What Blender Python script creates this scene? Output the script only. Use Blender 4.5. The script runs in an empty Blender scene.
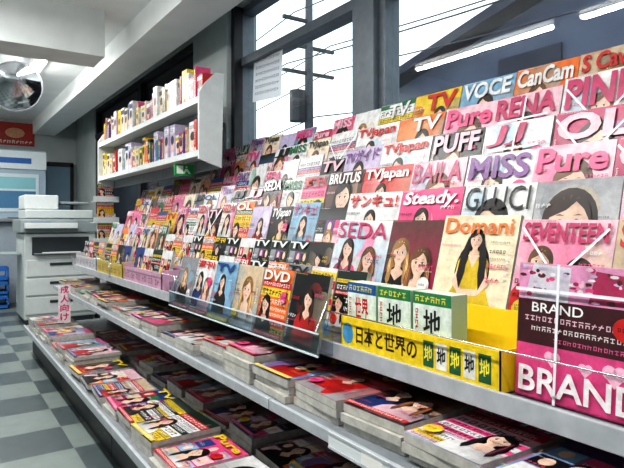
import bpy, math, random
from mathutils import Vector
R=random.Random(11)
scene=bpy.context.scene
ROOT=scene.collection
EYE=1.15   # camera height
rad=math.radians

# ---------------------------------------------------------------- materials
def lin1(c): return c/12.92 if c<=0.04045 else ((c+0.055)/1.055)**2.4
def lin(c): return (lin1(c[0]),lin1(c[1]),lin1(c[2]),1.0)

def mat(name,rgb=None,rough=0.5,metal=0.0,noise=0.0,scale=20,spec=0.5,attr=False,emit=None,mottle=0.0):
    m=bpy.data.materials.new(name); m.use_nodes=True
    nt=m.node_tree; b=nt.nodes['Principled BSDF']
    b.inputs['Roughness'].default_value=rough
    b.inputs['Metallic'].default_value=metal
    b.inputs['Specular IOR Level'].default_value=spec
    if attr:
        a=nt.nodes.new('ShaderNodeAttribute'); a.attribute_name='Col'
        if mottle>0:
            tc=nt.nodes.new('ShaderNodeTexCoord'); n=nt.nodes.new('ShaderNodeTexNoise'); n.inputs['Scale'].default_value=26; n.inputs['Detail'].default_value=6; n.inputs['Roughness'].default_value=.7
            nt.links.new(tc.outputs['Object'],n.inputs['Vector'])
            mr=nt.nodes.new('ShaderNodeMapRange'); mr.inputs['From Min'].default_value=.3; mr.inputs['From Max'].default_value=.7
            mr.inputs['To Min'].default_value=1-mottle; mr.inputs['To Max'].default_value=1+mottle*.35
            nt.links.new(n.outputs['Fac'],mr.inputs['Value'])
            vm=nt.nodes.new('ShaderNodeVectorMath'); vm.operation='SCALE'
            nt.links.new(a.outputs['Color'],vm.inputs[0]); nt.links.new(mr.outputs[0],vm.inputs['Scale'])
            nt.links.new(vm.outputs[0],b.inputs['Base Color'])
        else: nt.links.new(a.outputs['Color'],b.inputs['Base Color'])
    else:
        b.inputs['Base Color'].default_value=lin(rgb)
        if noise>0:
            n=nt.nodes.new('ShaderNodeTexNoise'); n.inputs['Scale'].default_value=scale
            n.inputs['Detail'].default_value=4
            tc=nt.nodes.new('ShaderNodeTexCoord'); nt.links.new(tc.outputs['Object'],n.inputs['Vector'])
            r=nt.nodes.new('ShaderNodeValToRGB')
            r.color_ramp.elements[0].position=0.3; r.color_ramp.elements[1].position=0.7
            r.color_ramp.elements[0].color=lin([max(0,c-noise) for c in rgb])
            r.color_ramp.elements[1].color=lin([min(1,c+noise*0.5) for c in rgb])
            nt.links.new(n.outputs['Fac'],r.inputs['Fac']); nt.links.new(r.outputs['Color'],b.inputs['Base Color'])
    if emit:
        b.inputs['Emission Color'].default_value=lin(emit[0]); b.inputs['Emission Strength'].default_value=emit[1]
    return m

PRINT=mat('printed_paper',rough=0.32,attr=True,mottle=.38)
PLAST=mat('painted_plastic',rough=0.45,attr=True,mottle=.06)
WHITE=mat('white_enamel',(0.82,0.84,0.84),0.4,noise=0.03)
EDGE=mat('grey_edge_enamel',(0.66,0.68,0.70),0.45,noise=0.05)
SHELF=mat('shelf_steel',(0.50,0.52,0.54),0.4,noise=0.05)
DARKM=mat('dark_metal',(0.14,0.14,0.16),0.45,noise=0.03)
FRAME=mat('aluminium_frame',(0.42,0.45,0.48),0.4,metal=0.3,noise=0.03)
CHROME=mat('chrome',(0.85,0.86,0.88),0.2,metal=1.0)
MIRR=mat('mirror_surface',(0.7,0.72,0.74),0.12,metal=1.0,noise=0.04)
WALLM=mat('wall_paint',(0.70,0.73,0.73),0.8,noise=0.03,scale=4)
CEIL=mat('ceiling_board',(0.93,0.94,0.94),0.9,noise=0.02,scale=5)
SOFF=mat('soffit_board',(0.95,0.96,0.96),0.8,noise=0.02,scale=5)
BEAMM=mat('grey_beam_paint',(0.80,0.82,0.82),0.8,noise=0.03,scale=5)
ASPH=mat('asphalt',(0.45,0.45,0.46),0.9,noise=0.06)
BLD=mat('building_render',(0.36,0.40,0.48),0.9,noise=0.05,scale=2)
BLDS=mat('building_slate',(0.30,0.33,0.41),0.9,noise=0.04,scale=1.2)
BLD2=mat('building_dark',(0.17,0.18,0.24),0.9,noise=0.03,scale=2)
CONC=mat('pole_concrete',(0.30,0.31,0.33),0.9,noise=0.05)
TUBE=mat('lamp_tube',(1,1,1),0.5,emit=((1.0,1.0,0.98),34.0))
FILM=mat('dark_window_film',(0.10,0.10,0.13),0.25,noise=0.02)
FLOORM=bpy.data.materials.new('checker_vinyl'); FLOORM.use_nodes=True
nt=FLOORM.node_tree; b=nt.nodes['Principled BSDF']; b.inputs['Roughness'].default_value=0.3
tc=nt.nodes.new('ShaderNodeTexCoord'); mp=nt.nodes.new('ShaderNodeMapping'); ck=nt.nodes.new('ShaderNodeTexChecker')
mp.inputs['Location'].default_value=(0.13,0.2,0.003)
nt.links.new(tc.outputs['Object'],mp.inputs['Vector']); nt.links.new(mp.outputs['Vector'],ck.inputs['Vector'])
ck.inputs['Scale'].default_value=1/0.36
n1=nt.nodes.new('ShaderNodeTexNoise'); n1.inputs['Scale'].default_value=9; n1.inputs['Detail'].default_value=6
nt.links.new(tc.outputs['Object'],n1.inputs['Vector'])
ck.inputs['Color1'].default_value=lin((0.52,0.56,0.55)); ck.inputs['Color2'].default_value=lin((0.33,0.37,0.38))
mx=nt.nodes.new('ShaderNodeMix'); mx.data_type='RGBA'; mx.blend_type='MULTIPLY'; mx.inputs[0].default_value=0.35
nt.links.new(ck.outputs['Color'],mx.inputs[6]); nt.links.new(n1.outputs['Fac'],mx.inputs[7]); nt.links.new(mx.outputs[2],b.inputs['Base Color'])

def glassmat(name,tint,gloss,rough=0.02):
    m=bpy.data.materials.new(name); m.use_nodes=True; nt=m.node_tree
    for n in list(nt.nodes):
        if n.type=='BSDF_PRINCIPLED': nt.nodes.remove(n)
    out=[n for n in nt.nodes if n.type=='OUTPUT_MATERIAL'][0]
    t=nt.nodes.new('ShaderNodeBsdfTransparent'); t.inputs[0].default_value=lin(tint)
    g=nt.nodes.new('ShaderNodeBsdfGlossy'); g.inputs['Roughness'].default_value=rough
    x=nt.nodes.new('ShaderNodeMixShader'); x.inputs[0].default_value=gloss
    nt.links.new(t.outputs[0],x.inputs[1]); nt.links.new(g.outputs[0],x.inputs[2]); nt.links.new(x.outputs[0],out.inputs[0])
    return m
GLASS=glassmat('window_glass',(0.96,0.98,0.98),0.07,0.0)
ACRYL=glassmat('clear_acrylic',(0.90,0.93,0.95),0.16,0.05)
RIBM=mat('white_ribbon',(0.90,0.90,0.92),0.35)
NOTE=bpy.data.materials.new('thin_paper'); NOTE.use_nodes=True; nt=NOTE.node_tree
b=nt.nodes['Principled BSDF']; out=[n for n in nt.nodes if n.type=='OUTPUT_MATERIAL'][0]
at=nt.nodes.new('ShaderNodeAttribute'); at.attribute_name='Col'
nt.links.new(at.outputs['Color'],b.inputs['Base Color'])
tl=nt.nodes.new('ShaderNodeBsdfTranslucent'); nt.links.new(at.outputs['Color'],tl.inputs[0])
ms=nt.nodes.new('ShaderNodeMixShader'); ms.inputs[0].default_value=.5
nt.links.new(b.outputs[0],ms.inputs[1]); nt.links.new(tl.outputs[0],ms.inputs[2]); nt.links.new(ms.outputs[0],out.inputs[0])

# ---------------------------------------------------------------- mesh builder
class MB:
    def __init__(s): s.v=[]; s.f=[]; s.c=[]
    def poly(s,pts,col=(.8,.8,.8)):
        i=len(s.v); s.v+= [tuple(p) for p in pts]; s.f.append(tuple(range(i,i+len(pts))))
        s.c.append(col if isinstance(col[0],(tuple,list)) else [col]*len(pts))
    def box(s,x0,x1,y0,y1,z0,z1,col=(.8,.8,.8),cols=None):
        i=len(s.v)
        s.v+=[(x0,y0,z0),(x1,y0,z0),(x1,y1,z0),(x0,y1,z0),(x0,y0,z1),(x1,y0,z1),(x1,y1,z1),(x0,y1,z1)]
        F=[(0,3,2,1),(4,5,6,7),(0,1,5,4),(1,2,6,5),(2,3,7,6),(3,0,4,7)]
        for k,f in enumerate(F):
            s.f.append(tuple(i+a for a in f)); c=col
            if cols and k in cols: c=cols[k]
            s.c.append([c]*4)
    def cyl(s,p0,p1,r,n=10,col=(.8,.8,.8),r1=None):
        p0=Vector(p0);p1=Vector(p1);d=(p1-p0).normalized()
        a=d.orthogonal().normalized(); bb=d.cross(a); i=len(s.v); r1=r if r1 is None else r1
        for P,q in ((p0,r),(p1,r1)):
            for k in range(n):
                t=2*math.pi*k/n; s.v.append(tuple(P+a*math.cos(t)*q+bb*math.sin(t)*q))
        for k in range(n):
            s.f.append((i+k,i+(k+1)%n,i+n+(k+1)%n,i+n+k)); s.c.append([col]*4)
        s.f.append(tuple(i+k for k in reversed(range(n)))); s.c.append([col]*n)
        s.f.append(tuple(i+n+k for k in range(n))); s.c.append([col]*n)
    def mesh(s,name,m,smooth=False):
        me=bpy.data.meshes.new(name); me.from_pydata(s.v,[],s.f)
        a=me.color_attributes.new('Col','FLOAT_COLOR','CORNER')
        buf=[]
        for cc in s.c:
            for c in cc: buf+=lin(c)
        a.data.foreach_set('color',buf)
        me.materials.append(m)
        if smooth:
            me.polygons.foreach_set('use_smooth',[True]*len(me.polygons))
        me.update(); return me

def obj(name,mb,m,parent=None,loc=(0,0,0),rot=(0,0,0),smooth=False,bevel=0):
    me=mb if isinstance(mb,bpy.types.Mesh) else mb.mesh(name,m,smooth)
    o=bpy.data.objects.new(name,me); ROOT.objects.link(o); o.location=loc; o.rotation_euler=rot
    if parent: o.parent=parent
    if bevel:
        bv=o.modifiers.new('bevel','BEVEL'); bv.width=bevel; bv.segments=2; bv.limit_method='ANGLE'
    return o
def empty(name,loc=(0,0,0),rot=(0,0,0),parent=None):
    o=bpy.data.objects.new(name,None); ROOT.objects.link(o); o.location=loc; o.rotation_euler=rot; o.empty_display_size=.05
    if parent: o.parent=parent
    return o
def tag(o,label,cat,group=None,kind=None):
    o['label']=label; o['category']=cat
    if group:o['group']=group
    if kind:o['kind']=kind
    return o
def struct(name,boxes,m,label=None,cat=None):
    mb=MB()
    for bx in boxes: mb.box(*bx)
    o=obj(name,mb,m); o['kind']='structure'; o['label']=label or ('pale grey painted '+name.replace('_',' ')+' of the shop'); o['category']=cat or name.split('_')[0]
    return o

# ---------------------------------------------------------------- text
_tc={}
def glyph(s,bold=0.0,spacing=1.0):
    k=(s,bold,spacing)
    if k in _tc: return _tc[k]
    cu=bpy.data.curves.new('t','FONT'); cu.body=s; cu.offset=bold; cu.resolution_u=3; cu.space_character=spacing
    o=bpy.data.objects.new('t',cu); ROOT.objects.link(o)
    dg=bpy.context.evaluated_depsgraph_get(); dg.update()
    me=o.evaluated_get(dg).to_mesh()
    vs=[(v.co.x,v.co.y) for v in me.vertices]; fs=[tuple(p.vertices) for p in me.polygons]
    o.evaluated_get(dg).to_mesh_clear()
    bpy.data.objects.remove(o); bpy.data.curves.remove(cu)
    if not vs: _tc[k]=([],[],1); return _tc[k]
    x0=min(v[0] for v in vs);x1=max(v[0] for v in vs);y0=min(v[1] for v in vs);y1=max(v[1] for v in vs)
    w=max(x1-x0,1e-5);h=max(y1-y0,1e-5)
    _tc[k]=([((a-x0)/w,(bb-y0)/h) for a,bb in vs],fs,w/h); return _tc[k]

def clip(pts,x0,z0,x1,z1):
    def cl(p,ins,inter):
        out=[]
        for i in range(len(p)):
            a=p[i-1];c=p[i]; ia=ins(a);ic=ins(c)
            if ic:
                if not ia: out.append(inter(a,c))
                out.append(c)
            elif ia: out.append(inter(a,c))
        return out
    def ix(v): return lambda a,c:(v,a[1]+(c[1]-a[1])*(v-a[0])/(c[0]-a[0]))
    def iz(v): return lambda a,c:(a[0]+(c[0]-a[0])*(v-a[1])/(c[1]-a[1]),v)
    for ins,it in ((lambda p:p[0]>=x0,ix(x0)),(lambda p:p[0]<=x1,ix(x1)),(lambda p:p[1]>=z0,iz(z0)),(lambda p:p[1]<=z1,iz(z1))):
        if not pts: return []
        pts=cl(pts,ins,it)
    return pts
def mixc(a,b_,t): return tuple(a[i]*(1-t)+b_[i]*t for i in range(3))

class Art:
    """flat artwork printed on a panel lying in the local x-z plane, facing -y"""
    def __init__(s,W,H,cx=0.0,dy=0.00035,base=0.0):
        s.mb=MB(); s.W=W;s.H=H;s.x0=cx-W/2;s.dy=dy;s.base=base
    def P(s,pts,col,L,shade=None):
        q=[(s.x0+a*s.W,bb*s.H) for a,bb in pts]
        q=clip(q,s.x0,0,s.x0+s.W,s.H)
        if len(q)>=3:
            if shade:
                xa=min(p[0] for p in q);xb=max(p[0] for p in q)+1e-6
                col=[mixc(shade[0],shade[1],(p[0]-xa)/(xb-xa)) for p in q]
            s.mb.poly([(a,s.base-L*s.dy,z) for a,z in q],col)
    def R(s,x0,z0,x1,z1,col,L): s.P([(x0,z0),(x1,z0),(x1,z1),(x0,z1)],col,L)
    def G(s,x0,z0,x1,z1,cb,ct,L):
        X0=s.x0+x0*s.W;X1=s.x0+x1*s.W;y=s.base-L*s.dy
        s.mb.poly([(X0,y,z0*s.H),(X1,y,z0*s.H),(X1,y,z1*s.H),(X0,y,z1*s.H)],[cb,cb,ct,ct])
    def E(s,cx,cz,rx,rz,col,L,n=20,shade=None):
        s.P([(cx+rx*math.cos(2*math.pi*k/n),cz+rz*math.sin(2*math.pi*k/n)) for k in range(n)],col,L,shade)
    def T(s,t,x0,z0,x1,z1,col,L,bold=0.02,slant=0.0):
        vs,fs,a=glyph(t,bold)
        if not vs:return
        i=len(s.mb.v);y=s.base-L*s.dy
        for u,v in vs:
            s.mb.v.append((s.x0+(x0+(x1-x0)*u)*s.W+slant*v*(z1-z0)*s.H,y,(z0+(z1-z0)*v)*s.H))
        for f in fs:
            s.mb.f.append(tuple(i+k for k in f)); s.mb.c.append([col]*len(f))
    def S(s,x0,z0,w,h,col,L,rng,vert=False):
        """row (or column) of tiny unreadable print, character sized strokes"""
        hx=h*s.H/s.W
        n=int(max(2,(w/hx if not vert else w/h)))
        for k in range(min(n,18)):
            if vert: cx=x0; cz=z0-(k+1)*h*1.05
            else: cx=x0+k*hx*1.05; cz=z0
            pat=rng.randrange(5)
            def hb(z,a=.08,b_=.88): s.R(cx+hx*a,cz+h*z,cx+hx*b_,cz+h*(z+.15),col,L)
            def vb(x,a=.05,b_=.92): s.R(cx+hx*x,cz+h*a,cx+hx*(x+.15),cz+h*b_,col,L)
            if pat==0: hb(.72); vb(.42); hb(.1,.2,.8)
            elif pat==1: vb(.08); hb(.6,.3); vb(.62,.05,.7)
            elif pat==2: hb(.78); hb(.42,.15,.8); vb(.68,.05,.5); vb(.15,.05,.4)
            elif pat==3: s.P([(cx+hx*.1,cz+h*.1),(cx+hx*.28,cz+h*.1),(cx+hx*.7,cz+h*.9),(cx+hx*.5,cz+h*.9)],col,L); hb(.5)
            else: vb(.2,.1,.9); vb(.7,.3,.9); hb(.12,.2,.85); hb(.78,.2,.85)
    def face(s,cx,cz,h,hair,cloth,skin,L,longhair=True,rng=None):
        rng=rng or R
        k=s.H/s.W
        w=h*0.38*k; hz=h*0.5
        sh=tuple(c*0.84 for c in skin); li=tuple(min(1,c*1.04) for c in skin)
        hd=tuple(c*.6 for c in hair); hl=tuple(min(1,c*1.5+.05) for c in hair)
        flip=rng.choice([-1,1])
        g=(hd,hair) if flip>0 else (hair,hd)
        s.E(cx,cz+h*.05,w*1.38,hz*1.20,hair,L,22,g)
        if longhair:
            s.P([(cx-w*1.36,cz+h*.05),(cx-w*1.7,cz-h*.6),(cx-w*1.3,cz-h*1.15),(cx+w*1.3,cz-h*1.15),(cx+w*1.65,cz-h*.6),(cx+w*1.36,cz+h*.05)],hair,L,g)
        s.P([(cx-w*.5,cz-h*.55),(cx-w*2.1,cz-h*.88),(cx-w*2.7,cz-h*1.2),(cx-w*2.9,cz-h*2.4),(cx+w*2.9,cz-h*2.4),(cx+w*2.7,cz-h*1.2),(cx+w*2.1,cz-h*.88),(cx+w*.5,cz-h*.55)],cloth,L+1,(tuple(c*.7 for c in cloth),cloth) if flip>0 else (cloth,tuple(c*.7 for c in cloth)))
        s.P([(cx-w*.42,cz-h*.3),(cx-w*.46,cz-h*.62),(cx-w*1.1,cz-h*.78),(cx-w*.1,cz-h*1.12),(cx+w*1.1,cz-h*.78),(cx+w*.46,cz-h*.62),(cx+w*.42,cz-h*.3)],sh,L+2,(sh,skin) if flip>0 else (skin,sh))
        if longhair:
            for sgn in(-1,1):
                s.P([(cx+sgn*w*1.0,cz+h*.2),(cx+sgn*w*1.45,cz-h*.3),(cx+sgn*w*1.6,cz-h*1.1),(cx+sgn*w*1.2,cz-h*1.35),(cx+sgn*w*.95,cz-h*1.1),(cx+sgn*w*.82,cz-h*.5)][::sgn],hair,L+3)
                for q in range(2):
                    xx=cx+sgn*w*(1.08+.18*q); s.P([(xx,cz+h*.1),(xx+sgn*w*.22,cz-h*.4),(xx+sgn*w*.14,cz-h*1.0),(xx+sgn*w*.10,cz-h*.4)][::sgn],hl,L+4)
        pts=[]
        for a in range(0,360,15):
            x=math.cos(rad(a)); z=math.sin(rad(a)); ww=w*(1.0 if z>-.1 else 1.0-.30*(-z-.1))
            pts.append((cx+ww*x,cz+hz*z))
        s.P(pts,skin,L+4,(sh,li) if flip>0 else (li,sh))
        part=rng.choice([-.35,.3,.1])
        f=[(cx+w*1.10*math.cos(rad(a)),cz+h*.03+hz*1.08*math.sin(rad(a))) for a in range(-10,191,14)]
        f+=[(cx-w*.94,cz+hz*.22),(cx+w*(part-.45),cz+hz*.48),(cx+w*part,cz+hz*.78),(cx+w*(part+.4),cz+hz*.5),(cx+w*.94,cz+hz*.18)]
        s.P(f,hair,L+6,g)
        for q in range(3):
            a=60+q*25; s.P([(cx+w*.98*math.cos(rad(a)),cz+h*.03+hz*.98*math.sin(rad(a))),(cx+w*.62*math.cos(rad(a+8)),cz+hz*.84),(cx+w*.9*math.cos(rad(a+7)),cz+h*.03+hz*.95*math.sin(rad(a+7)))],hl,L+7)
        for sg in(-1,1):
            s.E(cx+sg*w*.40,cz+hz*.03,w*.19,hz*.07,(.95,.93,.92),L+5,10)
            s.E(cx+sg*w*.40,cz+hz*.035,w*.10,hz*.08,(.10,.06,.05),L+6,8)
            s.P([(cx+sg*w*.64,cz+hz*.07),(cx+sg*w*.40,cz+hz*.155),(cx+sg*w*.17,cz+hz*.07),(cx+sg*w*.40,cz+hz*.10)][::sg],(.10,.06,.05),L+7)
            s.P([(cx+sg*w*.20,cz+hz*.27),(cx+sg*w*.66,cz+hz*.28),(cx+sg*w*.45,cz+hz*.335)][::sg],mixc(hair,skin,.3),L+5)
            s.E(cx+sg*w*.58,cz-hz*.25,w*.2,hz*.13,(skin[0],skin[1]*.93,skin[2]*.92),L+5,10)
        s.P([(cx-w*.08,cz-hz*.25),(cx+w*.10,cz-hz*.26),(cx+w*.05,cz+hz*.0)],sh,L+5)
        s.P([(cx-w*.27,cz-hz*.47),(cx,cz-hz*.60),(cx+w*.27,cz-hz*.47),(cx+w*.08,cz-hz*.44),(cx,cz-hz*.455),(cx-w*.08,cz-hz*.44)],(.76,.25,.30),L+5)
        s.P([(cx-w*.18,cz-hz*.48),(cx,cz-hz*.53),(cx+w*.18,cz-hz*.48)],(.95,.88,.87),L+6)

SKIN=(.94,.79,.70)
HB=(.20,.12,.09); HD=(.09,.07,.07); HL=(.47,.31,.19); HY=(.70,.52,.32)
CN={'white':(.90,.90,.90),'cream':(.92,.87,.75),'pink':(.88,.28,.50),'pale pink':(.91,.74,.79),'red':(.76,.13,.12),
 'black':(.08,.08,.09),'sky blue':(.50,.68,.80),'blue':(.14,.25,.50),'yellow':(.91,.78,.18),'green':(.17,.43,.28),
 'purple':(.46,.25,.53),'orange':(.90,.45,.16),'grey':(.56,.57,.59),'brown':(.33,.19,.16),'magenta':(.72,.12,.36),'dark green':(.08,.16,.13),
 'lilac':(.76,.70,.82),'beige':(.80,.71,.59)}

class Design: pass
def design(bg,title='',tc='pink',kind='face',W=.25,H=.32,T=.014,hair=HB,cloth='white',bg2=None,th=.15,tz=None,tx=(.05,.95),
           slant=0.0,acc=('red','black'),seed=None,head=None,skin=SKIN,bold=.03,extra=None,dens=1.0):
    rng=random.Random(seed if seed is not None else R.random())
    d=Design(); d.W=W;d.H=H;d.T=T;d.bgn=bg;d.kind=kind
    bgc=CN[bg]; cl=CN.get(cloth,cloth) if isinstance(cloth,str) else cloth
    page=(.74,.73,.70)
    mb=MB(); mb.box(-W/2,W/2,0.0008,T,0,H,page,cols={4:tuple(c*.8 for c in bgc),5:bgc})
    mb.box(-W/2-.0008,-W/2,0.0,T+.0006,0,H,bgc)
    d.body=mb.mesh('magazine_pages',PRINT)
    A=Art(W,H)
    A.G(0,0,1,1,CN[bg2] if bg2 else tuple(c*.8 for c in bgc),bgc,0)
    A.mb.box(-W/2,W/2,0.0001,0.0008,0,H,bgc)
    if kind in('face','bust','duo'):
        for i in range(5):
            o_=CN[rng.choice([acc[0],'grey','sky blue','beige','white',bg])]
            A.E(rng.random(),rng.uniform(0,.8),rng.uniform(.12,.4),rng.uniform(.08,.3),mixc(bgc,o_,.45),.3+i*.1,14,(mixc(bgc,o_,.2),mixc(bgc,o_,.6)))
    hd=head or rng.uniform(.33,.43)
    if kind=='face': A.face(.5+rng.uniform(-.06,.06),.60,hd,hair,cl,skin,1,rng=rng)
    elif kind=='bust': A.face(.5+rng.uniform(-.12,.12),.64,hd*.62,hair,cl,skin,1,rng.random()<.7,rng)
    elif kind=='full':
        A.E(.5,.46,.23,.30,hair,1)
        A.face(.5,.76,.17,hair,cl,skin,1,rng=rng)
        A.P([(.34,.56),(.42,.60),(.58,.60),(.66,.56),(.70,.35),(.90,0),(.10,0),(.30,.35)],cl,4,(tuple(c*.8 for c in cl),cl))
        A.P([(.42,.62),(.58,.62),(.50,.50)],skin,5)
        A.P([(.34,.56),(.25,.36),(.38,.24),(.58,.27),(.56,.31),(.40,.30),(.34,.37),(.40,.50)],skin,6); A.P([(.66,.56),(.60,.50),(.66,.37),(.60,.31),(.42,.28),(.44,.24),(.62,.25),(.75,.36)],skin,7)
        for sg in(-1,1): A.P([(.5+sg*.10,.80),(.5+sg*.17,.62),(.5+sg*.19,.42),(.5+sg*.13,.30),(.5+sg*.09,.45),(.5+sg*.085,.66)][::sg],hair,8)
    elif kind=='duo':
        A.face(.28,.62,hd*.55,hair,cl,skin,1,rng=rng); A.face(.70,.52,hd*.60,HL if hair!=HL else HB,CN['pale pink'],skin,9,rng=rng)
    elif kind=='grid':
        for i in range(3):
            for j in range(3):
                c=CN[rng.choice(list(CN))]; A.R(.04+i*.32,.05+j*.25,.33+i*.32,.28+j*.25,c,1)
                if rng.random()<.5: A.E(.18+i*.32,.17+j*.25,.07,.08,SKIN,2,12)
                else: A.S(.06+i*.32,.10+j*.25,.22,.05,(.9,.9,.85),2,rng)
        A.face(.5,.45,.26,hair,cl,skin,3,rng=rng)
    elif kind=='bands':
        zz=.02
        while zz<.82:
            h=rng.uniform(.05,.15); c=CN[rng.choice([acc[0],acc[1],bg,'yellow','white','red'])]
            A.R(.0,zz,1,zz+h*.9,c,1)
            c2=(.95,.95,.95) if sum(c)<1.6 else (.08,.05,.06)
            A.S(.04,zz+h*.12,.9,h*.62,c2,2,rng); zz+=h
        A.face(rng.choice([.25,.75]),.45,.24,hair,cl,skin,3,rng=rng)
    tzz=tz if tz is not None else .97-th
    tcc=CN.get(tc,tc) if isinstance(tc,str) else tc
    LT=20
    if title:
        if sum(bgc)>2.2 and rng.random()<.4 and kind in('bands','grid'): A.R(0,tzz-.015,1,1,CN[acc[0]],LT-1); tcc=(.97,.97,.97)
        A.T(title,tx[0],tzz,tx[1],tzz+th,tcc,LT,bold,slant)
    n=int(9*dens)
    for i in range(n):
        c=CN[rng.choice([acc[0],acc[1],'white','pink','black'])]
        z=rng.uniform(.04,.76); h=rng.choice([.018,.024,.034,.05])
        side=rng.random()
        if side<.42: A.S(.03,z,rng.uniform(.2,.30),h,c,LT-2,rng)
        elif side<.84: A.S(.70,z,rng.uniform(.2,.27),h,c,LT-2,rng)
        else: A.S(rng.choice([.03,.91]),z+.2,.3,h,c,LT-2,rng,True)
    A.S(.04,.972,.9,.016,tcc,LT,rng)
    if rng.random()<.5 and kind!='full':
        cx,cz=rng.choice([(.84,.3),(.16,.2),(.84,.6)]); A.E(cx,cz,.11,.085,CN[rng.choice(['yellow','red','white','pink'])],LT-3,16); A.S(cx-.08,cz-.015,.15,.03,CN['black'],LT-2,rng)
    if rng.random()<.6:
        c=CN[rng.choice([acc[0],'yellow','red'])]; A.R(0,0,1,.07,c,LT-3); A.S(.04,.012,.9,.042,(.97,.97,.97) if sum(c)<1.9 else (.1,.05,.05),LT-2,rng)
    if extra: extra(A,rng)
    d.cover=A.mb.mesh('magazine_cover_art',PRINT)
    kn={'face':'close-up model portrait','bust':'smiling model portrait','full':'long-haired model in yellow dress','duo':'two young models',
        'grid':'grid of small photos','bands':'bold headline bands','none':'heart and lettering pattern'}[kind]
    d.label=f"{bg} magazine, {kn}"
    return d

def ribbon_mesh(W,H,cross=True):
    mb=MB(); w=.007
    segs=(((-W/2,.02),(W/2,H*.92)),((-W/2,H*.92),(W/2,.02))) if cross else (((-.002,0),(.004,H)),((-W/2,H*.72),(W/2,H*.74)))
    for n_,(a,b_) in enumerate(segs):
        dx=b_[0]-a[0];dz=b_[1]-a[1];l=math.hypot(dx,dz);nx=-dz/l*w/2;nz=dx/l*w/2
        y=-.0115-.0007*n_
        mb.poly([(a[0]+nx,y,a[1]+nz),(a[0]-nx,y,a[1]-nz),(b_[0]-nx,y,b_[1]-nz),(b_[0]+nx,y,b_[1]+nz)],(.9,.9,.9))
    return mb.mesh('ribbon_strap',RIBM)
RIBMESH=ribbon_mesh(.245,.32); RIBV=ribbon_mesh(.20,.30,False)

def put(d,x,y,z,rot,where,ribbon=False,cover=True,group=None):
    o=bpy.data.objects.new('magazine',d.body); ROOT.objects.link(o)
    o.location=(x,y,z); o.rotation_euler=rot
    tag(o,(d.label+', '+where),'magazine',group)
    if cover:
        c=bpy.data.objects.new('cover',d.cover); ROOT.objects.link(c); c.parent=o
    if ribbon:
        c=bpy.data.objects.new('binding_ribbon',ribbon if isinstance(ribbon,bpy.types.Mesh) else RIBMESH); ROOT.objects.link(c); c.parent=o
    return o

# ---------------------------------------------------------------- designs
D={}
D['domani']=design('cream','Domani','orange','full',W=.285,H=.335,hair=HD,cloth='yellow',bg2='cream',th=.15,acc=('orange','black'),seed=1,bold=.01)
D['seventeen']=design('pale pink','SEVENTEEN','magenta','duo',W=.27,H=.32,hair=HL,cloth='red',th=.17,acc=('pink','black'),seed=2)
D['girls']=design('brown','','pink','duo',W=.25,H=.32,hair=HY,cloth='black',bg2='magenta',acc=('black','white'),seed=3,head=.5)
D['seda']=design('white','SEDA','magenta','duo',W=.33,H=.32,hair=HB,cloth='pink',bg2='sky blue',th=.2,acc=('pink','blue'),seed=4,bold=.0)
D['cuci']=design('white','GLUCI','black','face',W=.27,hair=HD,cloth='black',th=.24,acc=('pink','black'),seed=5,bold=.0,head=.40)
D['ready']=design('pink','Steady.','white','bust',W=.30,hair=HB,cloth='white',th=.2,acc=('white','magenta'),seed=6,slant=.2)
D['sankyu']=design('white','サンキュ!','red','bust',W=.33,hair=HB,cloth='green',th=.17,acc=('green','orange'),seed=7)
D['faceW']=design('grey','','pink','face',W=.25,hair=HB,cloth='white',bg2='white',th=.1,acc=('black','pink'),seed=8,head=.50)
D['miss']=design('white','MISS','purple','bust',W=.27,hair=HB,cloth='lilac',bg2='lilac',th=.26,acc=('purple','pink'),seed=9,bold=.03)
D['baila']=design('pale pink','BAILA','magenta','face',W=.27,hair=HL,cloth='red',th=.25,acc=('red','black'),seed=10,bold=0)
D['tvjapan']=design('red','TVJapan','white','bust',W=.30,hair=HB,cloth='white',th=.18,acc=('yellow','red'),seed=11)
D['tvred']=design('white','TVJapan','red','bust',W=.30,hair=HD,cloth='black',th=.17,acc=('red','blue'),seed=12)
D['jj']=design('white','JJ','magenta','bust',W=.27,hair=HL,cloth='pale pink',bg2='sky blue',th=.24,tx=(.06,.60),acc=('pink','black'),seed=13,bold=.0,slant=.2)
D['rena']=design('pale pink','RENA','magenta','bust',W=.27,hair=HB,cloth='white',th=.25,acc=('magenta','purple'),seed=14,bold=.03)
D['pink']=design('white','PINK','magenta','bust',W=.28,H=.34,hair=HL,cloth='white',th=.31,acc=('pink','black'),seed=15,bold=.04)
D['pinky']=design('pale pink','PINKY','pink','bust',W=.27,hair=HL,cloth='white',th=.30,acc=('pink','black'),seed=15,bold=.04)
D['ol']=design('magenta','OL','pale pink','face',W=.26,hair=HB,cloth='white',th=.28,acc=('white','black'),seed=16,bold=.04)
D['pure']=design('pale pink','Pure','pink','face',W=.25,hair=HL,cloth='white',th=.25,acc=('pink','red'),seed=17,bold=.03)
D['voce']=design('sky blue','VOCE','white','bust',W=.26,hair=HB,cloth='pink',th=.22,acc=('pink','white'),seed=18)
D['can']=design('orange','CanCam','white','bust',W=.25,hair=HL,cloth='red',th=.22,acc=('red','yellow'),seed=19)
D['sc']=design('beige','S Cawaii','red','face',W=.25,hair=HY,cloth='black',th=.2,acc=('black','red'),seed=20)
D['tva']=design('yellow','TV','red','bust',W=.27,hair=HD,cloth='blue',th=.25,tx=(.3,.95),acc=('red','blue'),seed=21)
D['tvb']=design('orange','TV','white','bust',W=.27,hair=HD,cloth='red',th=.2,tx=(.35,.95),acc=('red','blue'),seed=41)
D['tvg']=design('green','TV','white','bands',W=.24,hair=HD,th=.22,tx=(.3,.9),acc=('yellow','black'),seed=22)
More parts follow.
